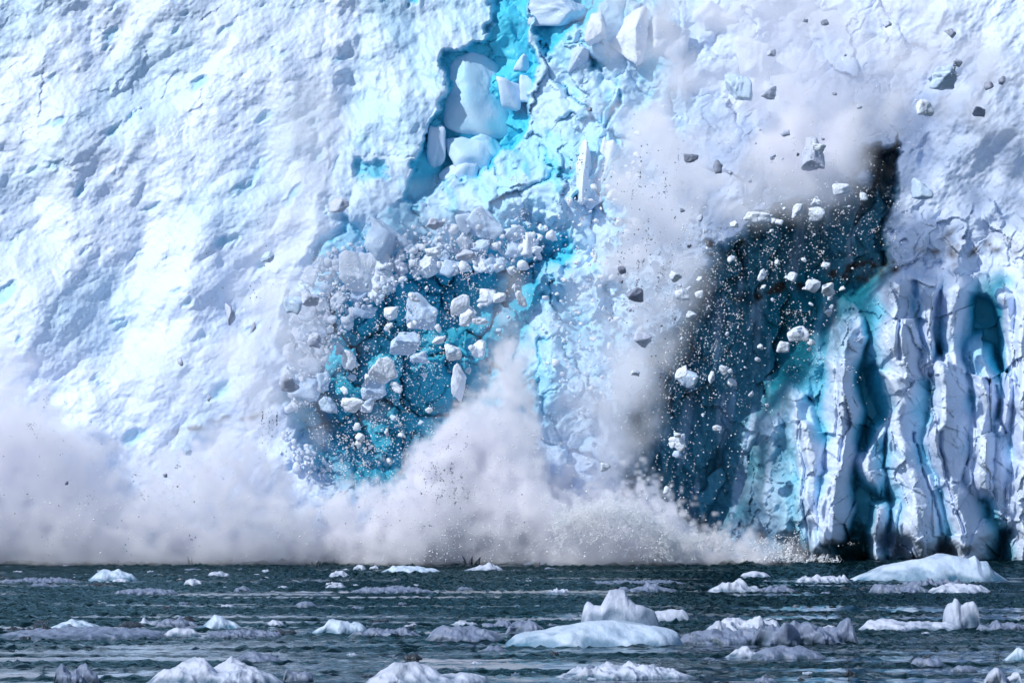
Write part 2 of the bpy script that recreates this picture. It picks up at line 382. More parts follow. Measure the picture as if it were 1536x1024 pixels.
WZ = swell * (1 - .9 * slick) * (1 - .2 * near) + .12 * sstep(184, 196, WY) * np.abs(N(WX, WY, 6, 45, 1.3))
m, nt = new_mat('sea_water'); L = nt.links.new
out = node(nt, 'ShaderNodeOutputMaterial'); mx = node(nt, 'ShaderNodeMixShader'); L(mx.outputs[0], out.inputs[0])
df = node(nt, 'ShaderNodeBsdfDiffuse'); df.inputs[0].default_value = (.003, .014, .017, 1)
gs = node(nt, 'ShaderNodeBsdfGlossy'); gs.inputs['Roughness'].default_value = .05
at = node(nt, 'ShaderNodeAttribute'); at.attribute_name = 'slick'
tint = node(nt, 'ShaderNodeMix'); tint.data_type = 'RGBA'; L(at.outputs['Fac'], tint.inputs[0]); tint.inputs[6].default_value = (.12, .21, .235, 1); tint.inputs[7].default_value = (.86, .92, .95, 1); L(tint.outputs[2], gs.inputs[0])
fr = node(nt, 'ShaderNodeFresnel'); fr.inputs[0].default_value = 1.33
L(fr.outputs[0], mx.inputs[0]); L(df.outputs[0], mx.inputs[1]); L(gs.outputs[0], mx.inputs[2])
tc = node(nt, 'ShaderNodeTexCoord'); mp = node(nt, 'ShaderNodeMapping'); mp.inputs['Scale'].default_value = (2.6, 1.1, 1); L(tc.outputs['Object'], mp.inputs[0])
nz = node(nt, 'ShaderNodeTexNoise'); nz.inputs['Scale'].default_value = 1.0; nz.inputs['Detail'].default_value = 4; L(mp.outputs[0], nz.inputs['Vector'])
mr = node(nt, 'ShaderNodeMapRange'); mr.inputs[3].default_value = 1; mr.inputs[4].default_value = .08; L(at.outputs['Fac'], mr.inputs[0])
bp = node(nt, 'ShaderNodeBump'); bp.inputs['Distance'].default_value = .09; L(mr.outputs[0], bp.inputs['Strength']); L(nz.outputs['Fac'], bp.inputs['Height'])
for n_ in (df, gs, fr): L(bp.outputs[0], n_.inputs['Normal'])
w = mesh_from('sea', np.stack([WX, WY, WZ], -1).reshape(-1, 3), grid_quads(*WX.shape)[:, ::-1].ravel(), 4, m)
w.data.attributes.new('slick', 'FLOAT', 'POINT').data.foreach_set('value', slick.astype(np.float32).ravel())
tag(w, 'dark rippled sea strewn with brash ice', 'sea', kind='structure')

# ------------------------------------------------------------------ floating ice
def plain_ice(name, base, var, rough=.4, bscale=9, bump=.3, sss=0.):
    return ice_material(name, white=base, rough=rough, bscale=bscale, bump=bump, sss=sss) if var is None else ice_material(name, white=base, blue=var, rough=rough, bscale=bscale, bump=bump, attr='ice', sss=sss)
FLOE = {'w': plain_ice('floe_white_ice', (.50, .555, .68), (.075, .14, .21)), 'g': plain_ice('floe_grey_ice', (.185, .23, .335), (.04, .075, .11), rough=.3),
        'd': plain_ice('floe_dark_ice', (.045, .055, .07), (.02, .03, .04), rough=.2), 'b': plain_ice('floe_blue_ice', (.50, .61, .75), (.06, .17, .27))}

def floe_mesh(name, px0, px1, base, prof, mat, seed, deep=.55, lump=.10, blue=.0, lift=0., nx_=None, sink=.18, dist=None):
    """A floating slab: silhouette prof [(0..1, height px)] between two photo columns, base row = waterline, its own depth front to back."""
    d = dist or FPX * CAMZ / (base - HY); k = d / FPX
    wid = (px1 - px0) * k; dep = max(wid * deep, .25); x0 = (px0 - CX) * k
    nx_ = nx_ or int(np.clip((px1 - px0) * 1.1, 24, 220)); nt_ = max(16, nx_ // 3)
    fx = np.linspace(0, 1, nx_); tt = np.sin(np.linspace(-1, 1, nt_) * math.pi / 2)
    FX, TT = np.meshgrid(fx, tt)
    hs = np.interp(FX, *zip(*prof)) * k * np.clip(1 - np.abs(2 * FX - 1) ** 9, 0, 1) ** .5
    chord = np.clip(1 - np.abs(2 * FX - 1) ** 2.6, 0, 1) ** .5 * (1 + .10 * N(FX * 10 + seed * 7, TT * 2, 8, 50, 2.0)) + .02
    yy = d + dep / 2 + dep / 2 * TT * chord
    xx = x0 + FX * wid
    hmax = max(h for _, h in prof) * k
    env = np.clip(1 - np.abs(TT) ** 2.2, 0, 1) ** .85
    z0 = hs * env - (1 - env) * sink * .3
    arc = np.concatenate([np.zeros((1, nx_)), np.cumsum(np.hypot(np.diff(yy, axis=0), np.diff(z0, axis=0)), 0)]); arc -= arc[nt_ // 2]
    q = xx / hmax + seed * 3.1; r_ = arc / hmax + seed * 1.7
    nzv = N(q, r_, 2.2, 51, 1.5) * .5 + N(q, r_, .7, 52, 1.6) * .09 + .5 * blocks(q + .1 * N(q, r_, 1, 53, 1.5), r_, 1.1, 9, tilt=.5, lift=.4, crack=.12)
    nzv = nzv + .7 * N(q, r_, 1.6, 54, 1.6, ang=-35, stretch=1.8)
    gy, gz = np.gradient(yy, axis=0), np.gradient(z0, axis=0); gl_ = np.hypot(gy, gz) + 1e-9
    dsp = 1.1 * lump * hmax * nzv * np.clip(hs / hmax * 1.5, .15, 1)
    yy = yy - gz / gl_ * dsp; zz = z0 + gy / gl_ * dsp + lift
    zz = np.maximum(zz, -sink)
    edge = (np.abs(TT) > .999) | (FX < 1e-6) | (FX > 1 - 1e-6)
    zz = np.where(edge, -sink + lift, zz)
    top = np.stack([xx, yy, zz], -1).reshape(-1, 3)
    bot = np.stack([xx, yy, np.full_like(xx, -sink + lift)], -1).reshape(-1, 3)
    qd = grid_quads(nt_, nx_)[:, ::-1]
    o = mesh_from(name, np.concatenate([top, bot]), np.concatenate([qd, qd[:, ::-1] + len(top)]).ravel(), 4, mat)
    c_ = np.zeros((len(top) * 2, 4), np.float32); c_[:, 3] = 1
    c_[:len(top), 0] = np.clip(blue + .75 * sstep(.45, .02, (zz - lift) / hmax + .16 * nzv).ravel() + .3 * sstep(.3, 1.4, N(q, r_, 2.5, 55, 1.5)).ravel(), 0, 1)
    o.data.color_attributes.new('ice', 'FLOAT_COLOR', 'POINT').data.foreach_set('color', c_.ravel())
    # move the origin to the waterline under the floe
    org = np.array([x0 + wid / 2, d + dep / 2, 0]); cs = np.concatenate([top, bot]) - org
    o.data.vertices.foreach_set('co', cs.astype(np.float32).ravel()); o.location = org; o.data.update()
    return o

DOME = [(0, 0), (.12, .55), (.35, .95), (.55, 1), (.8, .7), (1, 0)]; FLAT = [(0, 0), (.06, .7), (.3, .9), (.5, 1), (.75, .85), (.94, .7), (1, 0)]
WEDGE = [(0, 0), (.2, .5), (.42, 1), (.6, .8), (.8, .45), (1, 0)]; KNOB = [(0, 0), (.08, .5), (.25, .45), (.4, .9), (.5, .55), (.7, .8), (.85, .6), (1, 0)]
FLOES = [  # left px, right px, waterline px, height px, profile, material, relief, label
 (130, 206, 870, 18, [(0, .1), (.15, .55), (.3, 1), (.6, .95), (.85, .55), (1, 0)], 'b', .06, 'smooth pale rounded floe below the left dust cloud, with a small lump before it'),
 (166, 194, 873, 7, DOME, 'w', .1, 'small pale lump of ice just in front of the smooth rounded far floe'),
 (-8, 117, 874, 8, KNOB, 'g', .2, 'long low knobbly strip of far brash ice at the left edge'),
 (273, 305, 877, 11, DOME, 'w', .1, 'small rounded white floe right of the smooth rounded far floe'),
 (310, 344, 864, 8, FLAT, 'w', .1, 'small flat white floe close under the dust at the left'),
 (167, 266, 892, 10, FLAT, 'g', .12, 'flat grey floe in the dark water below the rounded far floe'),
 (349, 378, 887, 8, DOME, 'g', .15, 'small grey floe in dark water right of the flat grey floe'),
 (70, 154, 942, 15, WEDGE, 'b', .05, 'smooth bluish wedge of ice behind the long low floe at the left'),
 (-10, 247, 957, 17, [(0, .5), (.2, .65), (.45, .9), (.62, 1), (.8, .75), (.95, .6), (1, 0)], 'g', .06, 'long low pale grey floe stretching in from the left edge'),
 (243, 302, 954, 15, DOME, 'w', .06, 'rounded white end piece at the right tip of the long low floe'),
 (294, 366, 944, 25, [(0, .1), (.2, .55), (.36, 1), (.5, .95), (.75, .5), (1, .1)], 'b', .08, 'pyramid shaped bluish floe rising behind the long low floe'),
 (228, 300, 941, 15, DOME, 'g', .12, 'dull grey floe just left of the pyramid shaped floe'),
 (303, 424, 956, 11, FLAT, 'g', .14, 'low grey floe in front of the pyramid shaped floe'),
 (36, 80, 946, 10, KNOB, 'd', .25, 'dark wet chunk of ice beside the bluish wedge at the left'),
 (78, 148, 1024, 31, [(0, .2), (.05, .95), (.3, 1), (.6, .8), (.95, .55), (1, 0)], 'g', .16, 'stubby grey fluted floe at the bottom left corner'),
 (214, 422, 1027, 42, [(0, .1), (.08, .5), (.25, .92), (.4, .98), (.52, .8), (.62, 1), (.8, .7), (1, .1)], 'w', .07, 'large lumpy white floe at the bottom edge, left part of the picture'),
 (336, 434, 994, 18, WEDGE, 'g', .08, 'dark grey wedge of ice behind the large lumpy floe at bottom left'),
 (492, 526, 865, 10, DOME, 'w', .1, 'low white floe left of the two little round lumps near the cliff'),
 (528, 552, 855, 10, DOME, 'w', .08, 'larger of two little round white lumps against the dust cloud foot'),
 (553, 569, 854, 7, DOME, 'w', .08, 'smaller of two little round white lumps against the dust cloud foot'),
 (568, 669, 860, 13, [(0, .1), (.2, .95), (.35, 1), (.65, .85), (.85, .5), (1, 0)], 'b', .05, 'smooth pale blue floe tapering to the right under the dust cloud'),
 (695, 756, 856, 12, [(0, .1), (.3, .5), (.6, 1), (.8, .8), (1, .1)], 'w', .1, 'white floe beside the splash ring under the dust cloud'),
 (487, 516, 878, 5, FLAT, 'w', .2, 'thin white sliver of ice below the low white far floe'),
 (523, 653, 889, 10, [(0, .1), (.2, .8), (.32, .7), (.55, 1), (.8, .6), (1, .2)], 'g', .14, 'long grey far floe in black water left of centre'),
 (440, 476, 910, 10, DOME, 'g', .06, 'single small grey dome floating alone in dark water'),
 (466, 553, 950, 30, [(0, .1), (.2, .5), (.3, .95), (.5, 1), (.7, .7), (.95, .4), (1, .1)], 'b', .08, 'steep rounded bluish floe left of the centre iceberg, among grey slabs'),
 (397, 428, 938, 9, DOME, 'w', .1, 'small white floe left of the steep rounded bluish floe'),
 (520, 632, 955, 16, KNOB, 'g', .16, 'broken grey slab at the right foot of the steep rounded bluish floe'),
 (634, 762, 963, 33, [(0, .1), (.15, .7), (.25, 1), (.5, .88), (.8, .6), (1, .15)], 'g', .1, 'big dark grey ribbed floe touching the left end of the centre iceberg'),
 (716, 815, 943, 16, KNOB, 'g', .16, 'jagged pale grey floe behind the big dark grey floe'),
 (423, 471, 1021, 18, [(0, .2), (.1, .9), (.4, 1), (.52, .75), (.7, .95), (.95, .6), (1, .1)], 'g', .08, 'small two lobed grey lump at the bottom edge beside the large lumpy floe'),
 (542, 738, 1030, 46, [(0, .1), (.06, .55), (.25, .9), (.36, 1), (.5, .75), (.6, .5), (.8, .48), (.95, .5), (1, .1)], 'w', .06, 'large smooth white floe with a peak at the bottom edge, left of centre'),
 (604, 634, 987, 8, DOME, 'd', .1, 'dark wet hump behind the peaked floe at the bottom edge'),
 (781, 897, 849, 15, [(0, .3), (.1, .6), (.3, 1), (.5, .8), (.8, .6), (1, .1)], 'b', .06, 'bright tapering white floe at the foot of the spray, centre'),
 (1109, 1158, 865, 10, DOME, 'w', .06, 'small smooth dome of ice in black water under the dark cavity'),
 (971, 1038, 933, 23, [(0, .5), (.15, .85), (.5, .95), (.8, 1), (.93, .6), (1, .1)], 'w', .05, 'flat topped white block just behind the right side of the centre iceberg'),
 (921, 1020, 888, 15, [(0, .1), (.1, .4), (.45, .45), (.5, 1), (.6, .9), (.7, .5), (1, .2)], 'g', .12, 'far grey floe with a round white knob on it'),
 (1062, 1142, 888, 20, [(0, .2), (.2, .5), (.4, 1), (.6, .95), (.7, .65), (1, .3)], 'w', .14, 'double white floe in far water right of the knobbed grey floe'),
 (821, 856, 888, 6, KNOB, 'w', .2, 'tiny crumbled white floe in far water above the centre iceberg'),
 (878, 1034, 876, 6, KNOB, 'g', .2, 'thin line of far white brash behind the knobbed grey floe'),
 (1057, 1175, 948, 27, [(0, .1), (.2, .7), (.35, 1), (.5, .8), (.7, .95), (1, .5)], 'w', .16, 'rough white ridge of ice behind the long ribbed grey floe'),
 (1018, 1164, 965, 26, [(0, .3), (.1, .75), (.5, .9), (.8, 1), (1, .6)], 'g', .1, 'bluish grey slab right of the centre iceberg, before the white ridge'),
 (1130, 1294, 967, 40, [(0, .5), (.12, .85), (.3, .75), (.5, 1), (.75, .85), (.93, .7), (1, .1)], 'g', .18, 'long rough ribbed grey floe right of the centre iceberg'),
 (1087, 1152, 986, 18, WEDGE, 'w', .1, 'small white floe with crinkled top before the bluish grey slab'),
 (1128, 1244, 988, 21, [(0, .3), (.2, .9), (.45, 1), (.8, .75), (1, .1)], 'g', .06, 'smooth grey floe with a white shoulder in front of the ribbed grey floe'),
 (833, 1046, 1018, 27, [(0, .1), (.2, .6), (.42, .75), (.52, 1), (.6, .75), (.8, .6), (1, .1)], 'w', .1, 'long uneven white floe at the bottom edge under the centre iceberg'),
 (757, 822, 951, 24, DOME, 'g', .14, 'pale grey hummock at the far left flank of the centre iceberg'),
 (1278, 1520, 871, 41, [(0, .05), (.15, .42), (.33, .68), (.5, .9), (.6, 1), (.68, .98), (.75, .85), (.79, .92), (.82, .7), (.87, .75), (.9, .45), (1, .05)], 'b', .03, 'largest pale blue iceberg lying before the fluted cliff'),
 (1195, 1280, 873, 10, FLAT, 'w', .14, 'flat white floe touching the left end of the largest pale blue iceberg'),
 (1130, 1197, 888, 12, KNOB, 'g', .18, 'crumbled grey floe left of the flat white floe by the largest iceberg'),
 (1305, 1398, 890, 17, [(0, .3), (.1, .9), (.2, 1), (.4, .65), (.75, .95), (1, .3)], 'g', .12, 'left of two grey slabs before the largest pale blue iceberg'),
 (1390, 1497, 890, 17, DOME, 'w', .08, 'right of two slabs before the largest pale blue iceberg'),
 (1352, 1455, 878, 9, KNOB, 'g', .25, 'crumbled grey brash along the foot of the largest pale blue iceberg'),
 (1290, 1448, 945, 19, [(0, .1), (.1, .7), (.25, 1), (.4, .7), (.8, .65), (1, .4)], 'w', .06, 'low white floe carrying the twin knobbed ice block'),
 (1466, 1548, 945, 17, KNOB, 'g', .12, 'grey floe right of the twin knobbed ice block at the right edge'),
 (1364, 1422, 998, 14, DOME, 'g', .06, 'small smooth grey floe low at the right, before the white floe with the twin block'),
 (1425, 1469, 1007, 11, DOME, 'g', .06, 'smaller smooth grey floe right of another near the bottom right'),
 (1472, 1537, 1031, 31, [(0, .1), (.15, .75), (.4, 1), (.6, .8), (.75, .75), (.9, .85), (1, .3)], 'w', .1, 'bright white lump at the bottom right corner'),
 (1506, 1556, 990, 21, WEDGE, 'b', .06, 'pale blue wedge of ice cut off by the right edge'),
 (1130, 1168, 1024, 10, DOME, 'g', .08, 'small grey hump at the bottom edge right of the long uneven floe'),
 (1266, 1285, 1012, 8, KNOB, 'd', .2, 'dark wet scrap of ice in the near water at the right')]
for k, (a_, b_, base, hh, prof, mk, lump, lab) in enumerate(FLOES):
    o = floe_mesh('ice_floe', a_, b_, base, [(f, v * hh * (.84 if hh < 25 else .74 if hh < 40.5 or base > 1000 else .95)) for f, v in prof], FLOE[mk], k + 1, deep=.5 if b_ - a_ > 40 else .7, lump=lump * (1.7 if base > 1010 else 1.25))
    tag(o, lab, 'ice floe')

# ------------------------------------------------------------------ broken ice pieces
def ico(sub):
    bm = bmesh.new(); bmesh.ops.create_icosphere(bm, subdivisions=sub, radius=1)
    v = np.array([x.co[:] for x in bm.verts]); f = np.array([[q.index for q in x.verts] for x in bm.faces]); bm.free()
    return v / np.linalg.norm(v, axis=1, keepdims=True), f
ICO = {k: ico(k) for k in (2, 3, 4, 5)}
def wave3(v, seed, freq):
    r = np.random.default_rng(seed); out = np.zeros(len(v))
    for k in range(6):
        a_ = r.standard_normal(3); a_ /= np.linalg.norm(a_); out += np.sin(v @ a_ * freq * (1 + .4 * k) + r.random() * 6.28) / (1 + .5 * k)
    return out / 2.2
def rock_verts(seed, sub, planes=11, sharp=38, rough=.045, dent=1.):
    v, f = ICO[sub]; r = np.random.default_rng(seed)
    n_ = r.standard_normal((planes, 3)); n_ /= np.linalg.norm(n_, axis=1, keepdims=True); d_ = r.uniform(.42, 1., planes)
    n_ = np.concatenate([n_, np.eye(3), -np.eye(3)]); d_ = np.concatenate([d_, np.ones(6)])
    ra = d_ / np.maximum(v @ n_.T, .04)
    rad = (ra ** -sharp).sum(1) ** (-1 / sharp)
    rad *= 1 + rough * wave3(v, seed + 1, 7) + .5 * rough * wave3(v, seed + 2, 17) + .25 * rough * wave3(v, seed + 3, 41)
    rad *= 1 + dent * (.17 * wave3(v, seed + 4, 2.6) + .07 * wave3(v, seed + 5, 5))
    p = v * rad[:, None]
    lo_, hi_ = p.min(0), p.max(0)
    return (p - (lo_ + hi_) / 2) / (hi_ - lo_), f          # fills a unit box

CH = {'w': ice_material('chunk_white_ice', (.74, .81, .91), bscale=7, bump=.6, rough=.4), 'b': ice_material('chunk_blue_ice', (.50, .635, .80), bscale=6, bump=.3, rough=.35),
      'g': ice_material('chunk_grey_ice', (.50, .55, .68), bscale=5, bump=.35, rough=.35), 'd': ice_material('chunk_dark_ice', (.26, .29, .38), bscale=5, bump=.35, rough=.3)}
def chunk(px, py, wpx, hpx, Y, mk, seed, ang=0., sub=None, name='ice_chunk', planes=11):
    k = Y / FPX; sub = sub or (5 if max(wpx, hpx) > 40 else 4 if max(wpx, hpx) > 16 else 3 if max(wpx, hpx) > 6 else 2)
    v, f = rock_verts(seed, sub, planes)
    v = v * np.array([wpx * k, .5 * (wpx + hpx) * k * .85, hpx * k])
    a_ = math.radians(ang); c_, s_ = math.cos(a_), math.sin(a_)
    v = np.stack([v[:, 0] * c_ - v[:, 2] * s_, v[:, 1], v[:, 0] * s_ + v[:, 2] * c_], -1)
    o = mesh_from(name, v, f.ravel(), 3, CH[mk]); o.location = P(px, py, Y)
    return o

# the centre iceberg: a floe with the jagged block standing on it
berg = floe_mesh('iceberg', 757, 1030, 970, [(0, .3 * 38), (.06, .5 * 38), (.15, .5 * 38), (.3, .75 * 38), (.45, 36), (.6, 38), (.75, 34), (.88, 27), (.96, 24), (1, 2)], FLOE['b'], 77, deep=.45, lump=.035)
tag(berg, 'centre iceberg, a long smooth floe with a jagged white crest standing on it', 'iceberg')
BK = FPX * CAMZ / (970 - HY)
o = floe_mesh('crest', 871, 990, 970, [(0, 8), (.02, 22), (.05, 33), (.09, 34), (.17, 25), (.26, 23), (.33, 36), (.37, 45), (.45, 47), (.56, 45), (.61, 34), (.70, 27), (.82, 28), (.94, 24), (1, 5)], FLOE['w'], 78, deep=.42, lump=.045, dist=BK + 1.6, lift=(970 - 938) * BK / FPX, sink=.25)
o.location = o.location - berg.location; o.parent = berg; tag(o, 'jagged bright white crest')
tw = floe_mesh('ice_block', 1416, 1474, 945, [(0, 8), (.05, 26), (.15, 32), (.28, 35), (.33, 42), (.4, 41), (.47, 33), (.55, 33), (.65, 37), (.82, 37), (.95, 30), (1, 8)], FLOE['w'], 79, deep=.8, lump=.08, dist=FPX * CAMZ / (945 - HY) + .9, lift=.06, sink=.25)
tag(tw, 'twin knobbed ice block standing on a low white floe at the right', 'ice block')

# small brash between the floes
r = np.random.default_rng(21)
bands = [(-5, 480, 862, 882), (380, 800, 868, 886), (900, 1540, 872, 892), (-5, 1050, 847.5, 858), (-5, 420, 930, 958), (540, 860, 930, 955), (1030, 1540, 925, 950), (100, 1500, 975, 1020), (0, 1540, 895, 925)]
nb = 0
for (x0, x1, y0, y1), cnt in zip(bands, (36, 30, 42, 44, 34, 22, 34, 34, 20)):
    for q in range(cnt):
        px = r.uniform(x0, x1); base = r.uniform(y0, y1); wp = r.gamma(2.2, 5.5) * (base - 700) / 220 + 5
        mk = r.choice(['w', 'g', 'g', 'd', 'd'])
        o = floe_mesh('brash_piece', px, px + wp, base, [(f, v * wp * r.uniform(.07, .19)) for f, v in (DOME, KNOB, WEDGE)[q % 3]], FLOE[mk], 200 + nb, deep=.8, lump=.2, nx_=18)
        nb += 1
        kind_ = {'w': 'small white', 'g': 'small dull grey', 'd': 'small dark wet'}[mk]
        far = 'far off towards the cliff' if base < 900 else 'among the middle floes' if base < 960 else 'in the near water'
        tag(o, kind_ + ' piece of brash ice afloat ' + far, 'brash ice', kind_ + ' brash ' + far)

# ------------------------------------------------------------------ ice in the air
def wall_Y(px, py):
    i_ = np.clip(np.searchsorted(GX, px), 0, len(GX) - 1); j_ = np.clip(np.searchsorted(GY, py), 0, len(GY) - 1)
    return VY[j_, i_]
AIR = [  # px, py, width, height, metres away, material, label
 (529, 607, 34, 23, 193, 'w', 'bright white slab low in the left blue hollow, long and level'),
 (573, 556, 42, 38, 194, 'w', 'large square pale block tumbling in the middle of the left blue hollow'),
 (560, 583, 36, 32, 196, 'b', 'bluish block tucked under the large square block in the left hollow'),
 (608, 515, 42, 36, 196, 'b', 'smooth pale blue block above the large square block in the left hollow'),
 (633, 467, 46, 52, 198, 'b', 'large blue block high in the left hollow'),
 (690, 457, 30, 28, 194, 'w', 'upper of two touching white blocks on the right of the left hollow'),
 (699, 475, 26, 30, 194, 'w', 'lower of two touching white blocks on the right of the left hollow'),
 (680, 527, 23, 25, 193, 'w', 'single round white chunk at the right side of the left hollow'),
 (688, 574, 24, 55, 197, 'w', 'tall hazy column of ice beside the rising dust in the left hollow'),
 (595, 581, 18, 18, 194, 'w', 'small white chunk with a spike right of the square block'),
 (658, 510, 18, 13, 193, 'w', 'small white wedge between the round chunk and the blue blocks'),
 (731, 446, 24, 26, 196, 'w', 'white chunk at the right rim of the left hollow'),
 (749, 447, 18, 16, 195, 'w', 'small block beside the white chunk at the right rim of the left hollow'),
 (720, 481, 26, 12, 194, 'w', 'flat sliver below the two touching white blocks'),
 (492, 607, 26, 24, 195, 'b', 'bluish chunk left of the bright level slab'),
 (486, 573, 20, 30, 196, 'b', 'upright blue chunk at the left side of the left hollow'),
 (523, 540, 22, 30, 195, 'w', 'pointed pale chunk left of the large square block'),
 (509, 522, 14, 20, 195, 'w', 'narrow pale chunk above the pointed one'),
 (587, 470, 22, 20, 197, 'w', 'pale chunk on the debris just left of the large blue block'),
 (628, 538, 26, 18, 198, 'b', 'dim blue chunk deep in the left hollow'),
 (718, 523, 20, 28, 197, 'w', 'hazy pale chunk over the right edge of the left hollow'),
 (439, 457, 27, 26, 193, 'b', 'blue grey chunk hanging over the snow slope left of the debris'),
 (465, 449, 28, 20, 193, 'g', 'jagged grey chunk next to the blue grey chunk on the left'),
 (434, 576, 30, 24, 193, 'g', 'dark grey clump at the left lip of the blue hollow'),
 (472, 510, 20, 22, 193, 'g', 'grey chunk on the left lip of the debris'),
 (508, 308, 30, 22, 195, 'g', 'grey block at the foot of the ridge, above the debris'),
 (653, 336, 27, 17, 194, 'g', 'thin grey wedge above the left hollow'),
 (697, 381, 30, 20, 195, 'g', 'grey boulder at the top of the left hollow'),
 (649, 377, 24, 14, 195, 'w', 'white slab left of the grey boulder over the hollow'),
 (535, 640, 11, 12, 192, 'w', 'small white chunk under the bright level slab'),
 (603, 652, 12, 9, 192, 'w', 'small white oval low in the left hollow, right one of a pair'),
 (580, 648, 7, 11, 192, 'w', 'tiny white diamond low in the left hollow'),
 (592, 627, 15, 8, 193, 'b', 'tilted bluish splinter above the small white oval'),
 (584, 692, 9, 10, 192, 'w', 'lowest white chunk in the left hollow, near the dust'),
 (1136, 326, 40, 18, 191, 'w', 'bright flat slab at the top left of the dark cavity'),
 (1219, 428, 23, 20, 190, 'w', 'white chunk with angular sides before the upper dark cavity, left of a forked one'),
 (1243, 434, 20, 20, 190, 'w', 'forked white chunk before the upper dark cavity'),
 (1186, 415, 17, 14, 190, 'w', 'small white chunk left of the angular one in the dark cavity'),
 (1197, 502, 32, 25, 190, 'w', 'largest white chunk before the dark cavity, two lumps joined'),
 (1175, 521, 18, 17, 190, 'w', 'white chunk at the lower left of the largest joined lumps'),
 (1022, 558, 17, 22, 191, 'w', 'upright white chunk at the left edge of the dark cavity'),
 (1067, 566, 10, 18, 190, 'w', 'slim white splinter right of the upright chunk'),
 (1085, 553, 12, 11, 190, 'w', 'small round chunk just above the slim splinter'),
 (1037, 471, 16, 10, 190, 'w', 'level white chip at the left edge of the dark cavity'),
 (1049, 442, 13, 12, 190, 'w', 'white chip above the level chip at the dark cavity edge'),
 (1023, 442, 21, 17, 195, 'w', 'hazy pale chunk in the curtain left of the dark cavity'),
 (1076, 642, 15, 9, 190, 'w', 'tilted white chip low in the dark cavity'),
 (1008, 668, 10, 10, 190, 'w', 'lower chip of a vertical pair at the lower left of the dark cavity'),
 (1016, 652, 11, 8, 190, 'w', 'upper chip of a vertical pair at the lower left of the dark cavity'),
 (1015, 681, 13, 11, 193, 'b', 'blue grey chip below the vertical pair of white chips'),
 (999, 735, 8, 13, 190, 'w', 'lone white chip above the bright spray at the foot of the dark cavity'),
 (908, 700, 15, 13, 190, 'w', 'lone white chunk in the haze over the surge'),
 (964, 509, 26, 22, 192, 'g', 'rounded grey boulder in the falling curtain'),
 (953, 442, 25, 21, 190, 'd', 'pointed dark grey stone in the falling curtain'),
 (953, 559, 13, 9, 191, 'w', 'white chip under the rounded grey boulder'),
 (1030, 568, 32, 26, 197, 'b', 'hazy blue block behind the upright white chunk'),
 (1225, 321, 24, 21, 192, 'w', 'pale chunk dropping out of the cloud at the top of the dark cavity'),
 (1036, 238, 22, 13, 190, 'd', 'flat dark stone high in the falling curtain, left one of two'),
 (1077, 250, 14, 21, 190, 'd', 'upright dark stone high in the falling curtain, right one of two'),
 (885, 164, 7, 7, 190, 'd', 'tiny dark pebble before the tower at top centre'),
 (1108, 131, 38, 42, 198, 'b', 'big bluish block half lost in the cloud at top right'),
 (1153, 140, 24, 20, 195, 'g', 'grey block right of the big bluish block in the cloud'),
 (1218, 230, 34, 48, 195, 'g', 'tall grey block in shade under the cloud, upper right'),
 (1228, 221, 21, 11, 191, 'w', 'white chip lying against the tall grey block'),
 (1415, 117, 42, 34, 195, 'b', 'large pale block at the top of the right snow slope'),
 (1388, 162, 26, 24, 194, 'w', 'white block left of the large pale block on the right snow slope'),
 (1425, 50, 18, 14, 192, 'g', 'grey chunk in the cloud above the large pale block'),
 (1436, 94, 14, 13, 193, 'g', 'small grey chunk just above the large pale block'),
 (1237, 34, 12, 9, 191, 'g', 'small grey chip in the cloud near the top edge, right one of two'),
 (1208, 31, 8, 6, 191, 'g', 'small grey chip in the cloud near the top edge, left one of two'),
 (1331, 37, 13, 10, 193, 'g', 'lone squarish grey chip high in the right cloud'),
 (1468, 168, 18, 14, 197, 'd', 'dark stone on the right snow slope, lowest of three'),
 (1483, 129, 15, 12, 197, 'd', 'dark stone on the right snow slope, middle one of three'),
 (1503, 121, 11, 13, 197, 'd', 'dark stone on the right snow slope, rightmost of three'),
 (1383, 284, 33, 30, 198, 'b', 'blue grey boulder on the right snow slope above the bench'),
 (1262, 283, 26, 18, 194, 'w', 'pale chunk in the cloud foot above the dark cavity'),
 (1289, 160, 8, 7, 191, 'g', 'tiny grey chip alone in the bright cloud'),
 (1157, 80, 14, 11, 196, 'g', 'faint grey chip in the cloud above the grey block'),
 (345, 471, 15, 32, 193, 'g', 'long upright grey chunk before the left snow slope'),
 (380, 491, 8, 17, 193, 'g', 'short upright grey chunk right of the long one on the left slope'),
 (402, 386, 18, 18, 195, 'b', 'faint blue chunk high before the left snow slope'),
 (270, 542, 8, 14, 192, 'g', 'grey chip before the lower left snow slope'),
 (314, 597, 6, 10, 192, 'g', 'small grey chip before the lower left snow slope, just above the brown band'),
 (279, 675, 18, 14, 194, 'b', 'blue grey chunk over the dust under the brown band'),
 (944, 58, 64, 84, None, 'w', 'big squarish white block jutting from the tower at the top, right of the blue pocket'),
 (1004, 62, 62, 66, None, 'w', 'broad white block beside the big squarish one at the top'),
 (1070, 26, 70, 50, None, 'w', 'large hazy white block at the top edge, deep in the cloud'),
 (868, 86, 30, 46, None, 'b', 'leaning blue flake under the blue pocket at top centre'),
 (836, 14, 84, 54, None, 'b', 'big rounded bluish block overhanging the blue pocket at the top edge'),
 (896, 44, 34, 52, None, 'w', 'upright white flake at the right lip of the blue pocket'),
 (905, 252, 26, 84, None, 'w', 'tall leaning white flake on the tower, centre'),
 (875, 262, 30, 96, None, 'w', 'taller leaning white flake left of another on the tower'),
 (880, 296, 46, 40, None, 'b', 'blue sided block under the leaning white flakes'),
 (1134, 92, 60, 70, None, 'w', 'white block showing through the cloud above the big bluish one'),
 (100, 724, 5, 6, 188, 'd', 'dark speck of ice flying before the far left dust'),
 (248, 713, 6, 6, 188, 'd', 'dark speck of ice above the blue patch in the dust')]
